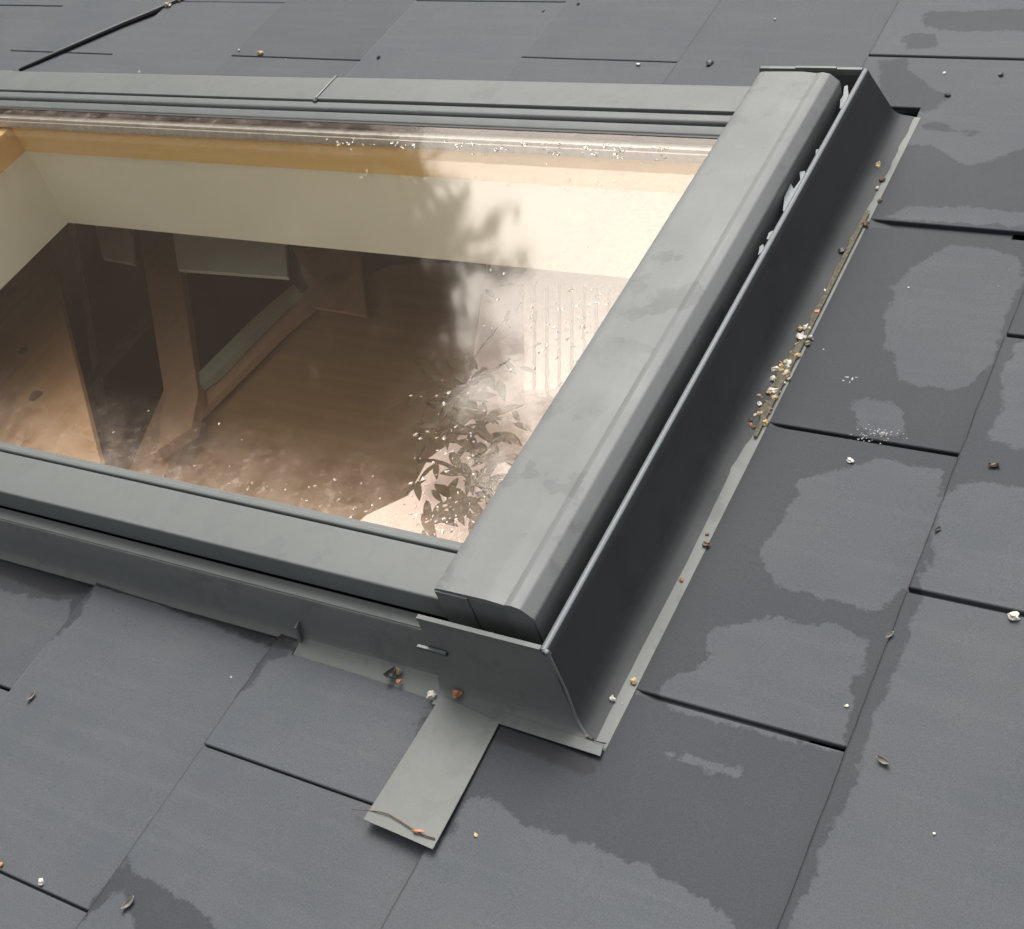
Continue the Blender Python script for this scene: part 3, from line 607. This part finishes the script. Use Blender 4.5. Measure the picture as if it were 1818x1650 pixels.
# ================================================================ ground, trees beyond the eaves
g = MB(); g.add([(-150, -150, 0), (150, -150, 0), (150, 150, 0), (-150, 150, 0)], [(0, 1, 2, 3)]); W_('lawn', g, M['lawn'], kind='structure')
def tree(base, top, rad, nleaf, ls, label, seed, low=1.0, shape='cone'):
    r = bpy.data.objects.new('evergreen_tree', None); sc.collection.objects.link(r); r.location = base; tag(r, label, 'tree', 'trees beyond the eaves')
    rs = np.random.default_rng(seed); tb = MB(); rings = []
    for i in range(9):
        t = i / 8; rd_ = .26 * (1 - t) + .02; rings.append([(rd_ * math.cos(a) + .1 * math.sin(t * 5), rd_ * math.sin(a), t * top * .96) for a in np.linspace(0, 2 * math.pi, 9)[:-1]])
    tb.sweep(None, rings); v_, f_ = [], []
    nb = 110
    for i in range(nb):
        t = low / top + (1 - low / top) * (i / nb) ** .9; z0 = t * top; an = i * 2.4 + rs.uniform(-.3, .3)
        rmax = rad * ((1 - t) ** .8 if shape == 'cone' else math.sqrt(max(.02, 1 - ((z0 - 4.0) / (top - 4.0)) ** 2))) * rs.uniform(.8, .97) + .1
        e = np.array([math.cos(an) * rmax, math.sin(an) * rmax, z0 + rmax * .18]); s = np.array([0, 0, z0])
        ring = []
        for k in range(4):
            u = k / 3; p = s + (e - s) * u - np.array([0, 0, .25 * math.sin(u * 3.1) * rmax * .3]); w = .04 * (1 - u) + .008
            ring.append([(p[0] + w * math.cos(a) * -math.sin(an), p[1] + w * math.cos(a) * math.cos(an), p[2] + w * math.sin(a)) for a in (0, 2.1, 4.2)])
        tb.sweep(None, ring)
        for k in range(nleaf):
            u = rs.uniform(.15, 1.04) ** .7; p = s + (e - s) * u + rs.normal(0, .08 + .06 * rmax * .3, 3)
            d = np.array([math.cos(an), math.sin(an), -.4]) + rs.normal(0, .55, 3); d /= np.linalg.norm(d); w = np.cross(d, rs.normal(0, 1, 3)); w /= np.linalg.norm(w); L = ls * rs.uniform(.6, 1.3); w *= L * .16
            k0 = len(v_); v_ += [tuple(p), tuple(p + d * L * .4 + w), tuple(p + d * L), tuple(p + d * L * .4 - w)]; f_.append((k0, k0 + 1, k0 + 2, k0 + 3))
    for k in range(3800):
        t = rs.uniform(.1, .97); rm = rad * ((1 - t) ** .8 if shape == 'cone' else math.sqrt(max(.02, 1 - ((t * top - 4.0) / (top - 4.0)) ** 2))) * .9; a = rs.uniform(0, 6.28); q_ = rm * math.sqrt(rs.random()); p = np.array([q_ * math.cos(a), q_ * math.sin(a), t * top])
        d = rs.normal(0, 1, 3); d /= np.linalg.norm(d); w = np.cross(d, rs.normal(0, 1, 3)); w /= np.linalg.norm(w); L = .85 * rs.uniform(.5, 1.2); w *= L * .28
        k0 = len(v_); v_ += [tuple(p - d * L * .5), tuple(p + w), tuple(p + d * L * .5), tuple(p - w)]; f_.append((k0, k0 + 1, k0 + 2, k0 + 3))
    for nm, vv, ff, mt in (('trunk', tb.v, tb.f, M['bark']), ('crown', v_, f_, M['leaf'])):
        me = bpy.data.meshes.new(nm); me.from_pydata(vv, [], ff); me.materials.append(mt); o = bpy.data.objects.new(nm, me); sc.collection.objects.link(o); o.parent = r
    return r
tree((-11.0, 4.1, 0), 9.6, 5.25, 330, .26, 'broad dark evergreen tree mirrored in the skylight glass', 11, 1.0, 'dome')
tree((-17.0, 6.6, 0), 11.0, 6.6, 220, .5, 'second evergreen added behind the broad one to close its sky gaps', 23, 1.0, 'dome')  # unseen tree, added to block sky showing through the first crown
tree((-12.0, -1.5, 0), 13, 4.6, 90, .34, 'tall evergreen at the near side of the garden', 31, 1.0)

# ================================================================ grit, flakes and twigs
def surf(x, y):
    """height of what lies under a point of the roof"""
    if .2085 < x < .222 and -.26 < y < .575: return .0055
    if .0 < x <= .2085 and y > -.25 and y < .575 and x > .183: return .0066 + max(0, (.199 - x) / .015) ** 2 * .010
    if -.087 < x < .0668 and -.266 < y < -.24: return .0085
    if .0655 < x < .2 and -.2550 < y < -.2450: return .0130
    if .0655 < x < .222 and -.270 < y < -.2515: return .0100
    if .065 < x < .135 and -.385 < y < -.2555: return .0105
    c = max(q for q in COURSES if q <= x); return .0064 - .0205 * (x - c)
COLN = dict(w='white', t='tan', o='orange', b='brown', g='golden', k='dark grey')
_g = random.Random(12); GRIT = [(_g.random(), _g.gauss(0, 6), _g.gauss(0, 5), _g.uniform(4, 10), _g.choice('wwttgbo')) for _ in range(42)]
PEB = [  # x, y, size in photo px, colour, label, group
    (1478, 495, 5, 'w', None, 0), (1464, 519, 7, 'w', None, 0), (1455, 547, 4, 'w', None, 0), (1450, 558, 9, 'o', None, 0), (1441, 575, 8, 'b', None, 0), (1437, 586, 8, 'w', None, 0), (1422, 602, 14, 'w', None, 0),
    (1415, 616, 9, 't', None, 0), (1414, 633, 6, 'w', None, 0), (1399, 648, 12, 'w', None, 0), (1386, 646, 6, 'o', None, 0), (1377, 659, 10, 'w', None, 0), (1377, 668, 7, 'b', None, 0), (1373, 675, 10, 'w', None, 0),
    (1387, 680, 8, 'o', None, 0), (1373, 698, 13, 'w', None, 0), (1348, 707, 9, 't', None, 0), (1349, 720, 9, 'w', None, 0), (1375, 709, 9, 'g', None, 0), (1368, 728, 7, 'o', None, 0), (1367, 734, 5, 't', None, 0),
    (1359, 752, 9, 'g', None, 0), (1338, 760, 7, 'b', None, 0), (1330, 753, 4, 'w', None, 0), (1352, 738, 7, 't', None, 0), (1361, 716, 8, 't', None, 0), (1405, 628, 7, 't', None, 0), (1429, 594, 6, 't', None, 0), (1395, 660, 7, 'b', None, 0), (1380, 690, 6, 'b', None, 0),
    (1559, 296, 10, 'g', 'golden pebble sitting in the flashing tray below its top corner', 1), (1567, 321, 7, 'b', 'brown crumb on the tray edge just below the golden pebble', 1), (1557, 336, 8, 'w', 'white pebble in the tray below the golden pebble', 1),
    (1563, 358, 6, 'b', 'tiny brown crumb on the light tray edge by the double slate joint', 1), (1537, 400, 9, 'b', 'brown and white pebble where the double slate joint meets the tray', 1), (1495, 448, 11, 'k', 'dark grey flake on the tray above the grit pile', 1),
    (1254, 968, 9, 'b', 'brown gritty lump on the lower part of the tray edge', 1), (1256, 950, 6, 'b', 'small brown crumb above the gritty lump on the tray edge', 1), (1210, 1031, 8, 'o', 'flat orange crumb on the lower tray edge', 1),
    (1126, 1212, 11, 'g', 'golden white pebble on the tray edge near the bottom corner', 1), (1089, 1243, 10, 'w', 'creamy white chip on the tray near the bottom corner', 1), (1042, 1308, 6, 't', 'tiny tan grain in the mitre of the bottom corner', 1),
    (707, 1194, 13, 't', 'tan pebble leaning on a dark flake at the foot of the near side', 1), (709, 1211, 8, 'o', 'orange brown crumb beside the dark flake at the foot of the near side', 1), (768, 1235, 14, 'w', 'white and rust coloured pebble left of the strap', 1),
    (811, 1234, 12, 'o', 'round orange pebble at the top of the strap', 1), (846, 1484, 7, 'g', 'small golden grain on the slate right of the strap', 1), (75, 1568, 10, 'w', 'white pebble in the slate joint at the bottom left', 1),
    (2, 1537, 8, 'o', 'orange pebble in the slate joint at the left border', 1), (1510, 820, 9, 'w', 'white pebble on the slate just below a black joint', 1), (1569, 771, 7, 'w', 'white speck in the chalky smear above the black joint', 1), (1800, 1098, 15, 'w', 'long white pebble in the joint at the right border', 1),
    (1503, 1255, 6, 'w', 'white grain on the damp edge of a slate right of the window', 1), (1659, 1481, 5, 'w', 'white grain on the lower right slate', 1), (1677, 131, 5, 'w', 'white grain on the upper right slate', 1), (1683, 171, 8, 'k', 'dark crumb under the white grain on the upper right slate', 1),
    (1778, 135, 8, 'k', 'dark crumb near the right border at the top', 1), (1764, 828, 9, 'b', 'brown seed husk on the damp slate at the right', 1), (1260, 114, 9, 'k', 'dark curled crumb above the skylight head', 1), (1134, 116, 6, 'w', 'white grain in the joint above the skylight', 1),
    (1376, 36, 5, 'w', 'white grain on the top slate above the skylight head', 1), (463, 97, 9, 'g', 'golden pebble on the slates above the far rail', 1), (425, 91, 5, 'w', 'white grain left of the golden pebble above the far rail', 1), (248, 129, 5, 'w', 'white grain against the far rail of the skylight', 1),
    (673, 104, 6, 'k', 'dark fleck above the far rail right of the frame seam', 1), (1613, 512, 4, 'w', 'tiny white grain in the dry patch of the right slate', 1), (37, 123, 6, 't', 'pale tip crumb at the lower end of the black stick', 1), (300, 12, 9, 't', 'pale crumb at the upper end of the black stick', 1), (320, 3, 8, 'b', 'brown crumb at the upper end of the black stick', 1),
    *[(1437 - 95 * t + gx, 590 + 165 * t + gy, sz, cc, None, 0) for t, gx, gy, sz, cc in GRIT],
    (965, 20, 4, 'k', None, 2), (1027, 8, 5, 'k', None, 2), (1104, 1250, 4, 'w', None, 2)]
for i, (x, y, s, c, lab, gr) in enumerate(PEB):
    X, Y, _ = px(x, y, .006); z0 = surf(X, Y); X, Y, _ = px(x, y, z0)
    D = np.linalg.norm(np.array([X, Y, z0]) - CAM); r = s * .46 * D / F
    r *= 1.3; b_ = MB(); b_.add(*blob((X, Y, z0 + r * .55), r, 2 if s > 8 else 1, i, .9, .7, (random.uniform(.9, 1.35), random.uniform(.7, 1))))
    o = b_.build('pebble', PM[c], None, (X, Y, z0), smooth=25)
    if gr == 0: tag(o, COLN[c] + ' grit pebble in the pile along the tray edge above the black joint', 'pebble', 'grit pebbles piled along the tray edge')
    elif gr == 1: tag(o, lab, 'pebble', 'loose pebbles and crumbs on the roof')
    else: tag(o, {0: 'tiny dark fleck on the slates above the skylight', 1: '', 2: ''}[0] if c == 'k' else 'tiny white grain near the bottom corner of the flashing', 'pebble', 'tiny specks')
# sediment between tray and slates
vs, fs = [], []; n_ = 160
for i in range(n_ + 1):
    y = .075 + .33 * i / n_; w = .0075 * max(0, math.sin(math.pi * min(1, i / 70)) if i < 70 else .25) + .0012; w *= (1 + 1.1 * noise.noise((y * 60, 0, 4))) * min(1, (i + 1) / 9); x1 = .2145
    h = .0016 + .0009 * noise.noise((y * 90, 3, 0))
    vs += [(x1 - w, y, .0062), (x1 - w * .5, y, .0072 + h), (x1 + .003, y, .0068 + h * .6)]
    if i: k = (i - 1) * 3; fs += [(k, k + 1, k + 4, k + 3), (k + 1, k + 2, k + 5, k + 4)]
sed = mesh('sediment', vs, fs, M['sed'], None, (.213, .2, .005)); tag(sed, 'thin pale brown line of silt packed between flashing tray and slates', 'silt', None, 'stuff')
# dirt line along the foot of the near side
vs, fs = [], []; n_ = 240
for i in range(n_ + 1):
    x = -.56 + .47 * i / n_; w = .0010 + .0016 * abs(noise.noise((x * 50, 0, 0))); y = -.2432
    z = surf(x, -.245)
    vs += [(x, y + .002, z + .0012), (x, y - w * .5, z + .0009), (x, y - w, z - .0002)]
    if i: k = (i - 1) * 3; fs += [(k, k + 1, k + 4, k + 3), (k + 1, k + 2, k + 5, k + 4)]
dl = mesh('dirt', vs, fs, M['moss'], None, (-.3, -.245, .004)); tag(dl, 'dark line of dirt and moss along the foot of the near side flashing', 'dirt', None, 'stuff')
# curled leaf husks
def husk(x, y, L, wd, ang, mat, label, seed):
    X, Y, _ = px(x, y, .006); z0 = surf(X, Y); X, Y, _ = px(x, y, z0); D = np.linalg.norm(np.array([X, Y, z0]) - CAM); L *= D / F; wd *= D / F
    ring = []; a = R_(ang)
    for i in range(9):
        t = i / 8 - .5; w = wd * math.cos(t * 2.6) + .0003; c = []
        for j in range(7):
            u = (j / 6 - .5) * 3.6; yy = w * .5 * math.sin(u) ; zz = w * .35 * (1 - math.cos(u)) + .002 * t * t * 8 * wd / .006
            c.append((X + t * L * math.cos(a) - yy * math.sin(a), Y + t * L * math.sin(a) + yy * math.cos(a), z0 + .0006 + zz))
        ring.append(c)
    b = MB(); b.sweep(None, ring, False); o = b.build('leaf_husk', mat, None, (X, Y, z0)); sm = o.modifiers.new('s', 'SOLIDIFY'); sm.thickness = .0003
    tag(o, label, 'leaf', 'curled leaf husks on the slates')
M['husk'] = simple('grey_brown_husk', (.16, .14, .12), .7, .4, 200); M['huskd'] = simple('dark_husk', (.05, .045, .04), .5, .4, 200)
husk(1568, 1354, 26, 11, -20, M['husk'], 'small curled grey leaf husk on the large slate at the lower right', 1)
husk(230, 1607, 28, 11, 75, M['husk'], 'curled grey leaf husk near the bottom left corner', 2)
husk(58, 1239, 20, 8, -95, M['husk'], 'curled grey leaf husk at the left below the near rail', 3)
husk(696, 1201, 24, 18, 60, M['huskd'], 'dark curled flake standing at the foot of the near side', 4)
husk(1764, 829, 20, 8, 10, M['huskd'], 'thin brown husk on the damp slate at the right', 5)
husk(1665, 942, 14, 6, 60, M['huskd'], 'dark husk beside the course line on the right', 6)
husk(1580, 1130, 18, 6, 60, M['husk'], 'slim pale husk lying in the long course joint at the right', 7)
# chalky smears (thin crusts)
def crust(pts, label, seed):
    b = MB(); rs = random.Random(seed)
    for (x, y, s) in pts:
        X, Y, _ = px(x, y, .005); z0 = surf(X, Y); b.add(*blob((X, Y, z0 + .0002), s * .00025, 1, rs.randint(0, 999), .9, .12, (1.6, .7)))
    X, Y, _ = px(pts[0][0], pts[0][1], .005)
    tag(b.build('chalk_smear', M['chalk'], None, (X, Y, .004)), label, 'smear')
M['chalk'] = simple('white_chalk', (.30, .31, .31), .9, .3, 300)
crust([(1497, 674, 4), (1504, 668, 6), (1513, 671, 5), (1520, 668, 3), (1508, 677, 3)], 'small white smear on the damp slate below the dry patch', 1)
rs = random.Random(5)
crust([(1548 + rs.gauss(0, 22), 768 + rs.gauss(0, 7), rs.uniform(1, 3.2)) for _ in range(60)], 'powdery white smear just above the black slate joint', 2)
# sticks and twigs
def tube(pts, r0, r1, name, mat, label, cat):
    rings = []; n = len(pts)
    for i, p in enumerate(pts):
        a = np.array(pts[max(0, i - 1)]); c = np.array(pts[min(n - 1, i + 1)]); d = c - a; d /= np.linalg.norm(d); u = np.cross(d, (0, 0, 1)); u /= np.linalg.norm(u); w = np.cross(u, d); r = r0 + (r1 - r0) * i / (n - 1)
        rings.append([tuple(np.array(p) + r * (math.cos(t) * u + math.sin(t) * w)) for t in np.linspace(0, 2 * math.pi, 9)[:-1]])
    b = MB(); b.sweep(None, rings); return tag(b.build(name, mat, None, tuple(map(float, pts[0]))), label, cat)
M['stick'] = simple('black_wet_stick', (.012, .012, .012), .4, .3); M['twig'] = simple('thin_brown_twig', (.10, .06, .035), .8, .4, 200)
pts = [px(x, y, .0075 + .0008 * math.sin(i)) for i, (x, y) in enumerate([(34, 124), (70, 108), (110, 90), (165, 66), (220, 42), (265, 24), (310, 4), (345, -12)])]
tube(pts, .0032, .0055, 'stick', M['stick'], 'long thin black stick lying on the slates at the top left', 'stick')
tp = [(625, 1437, .0085), (650, 1439, .0115), (672, 1441, .0138), (690, 1446, .0140), (710, 1458, .0142), (735, 1474, .0144), (752, 1483, .0140), (772, 1489, .0135)]
tube([px(*q) for q in tp], .0004, .0006, 'twig', M['twig'], 'thin brown twig lying across the lower end of the strap', 'twig')
X, Y, Z = px(742, 1477, .0140); b_ = MB(); b_.add(*blob((X, Y, Z + .0012), .0024, 1, 3, .4, .5, (2.2, .6))); tag(b_.build('bud', PM['o'], None, (X, Y, Z)), 'orange brown bud on the twig that crosses the strap', 'bud')
tube([px(*q) for q in [(1040, 1309, .009), (1055, 1315, .0098), (1068, 1319, .0098), (1076, 1320, .0095)]], .0003, .0006, 'twig', M['stick'], 'short dark twig at the bottom corner of the flashing', 'twig')

# ================================================================ droplets on the glass (part of the pane, beyond count)
dr = MB(); rs = random.Random(9)
def drop(x, y, s):
    X, Y, _ = px(x, y, .070)
    if not (-1.11 < X < .05 and -.148 < Y < .427): return
    dr.add(*blob((X, Y, .0702), s * 1.3, 1, rs.randint(0, 9999), .7, .32, (1.5, .8)))
for _ in range(110): drop(rs.gauss(1010, 60), rs.gauss(590, 75), rs.uniform(.0004, .0014))
for _ in range(60): t = rs.random(); drop(120 + 700 * t + rs.gauss(0, 25), 815 + 135 * t - abs(rs.gauss(0, 55)), rs.uniform(.0004, .0012))
for _ in range(45): drop(rs.gauss(790, 50), rs.gauss(790, 60), rs.uniform(.0004, .0015))
for _ in range(40): drop(rs.gauss(770, 60), rs.gauss(920, 18), rs.uniform(.0004, .0012))
for _ in range(90): t = rs.random(); drop(560 + 640 * t, 240 + 22 * t + abs(rs.gauss(0, 12)), rs.uniform(.0006, .0020))
mt, n, l, b = newmat('water_drop'); b.inputs['Base Color'].default_value = (.95, .93, .9, 1); b.inputs['Roughness'].default_value = .03; b.inputs['IOR'].default_value = 1.33
b.inputs['Transmission Weight'].default_value = 1.0
o = dr.build('droplets', mt, glass); o['kind'] = 'stuff'
for o in sc.objects:
    if 'b' in o: del o['b']
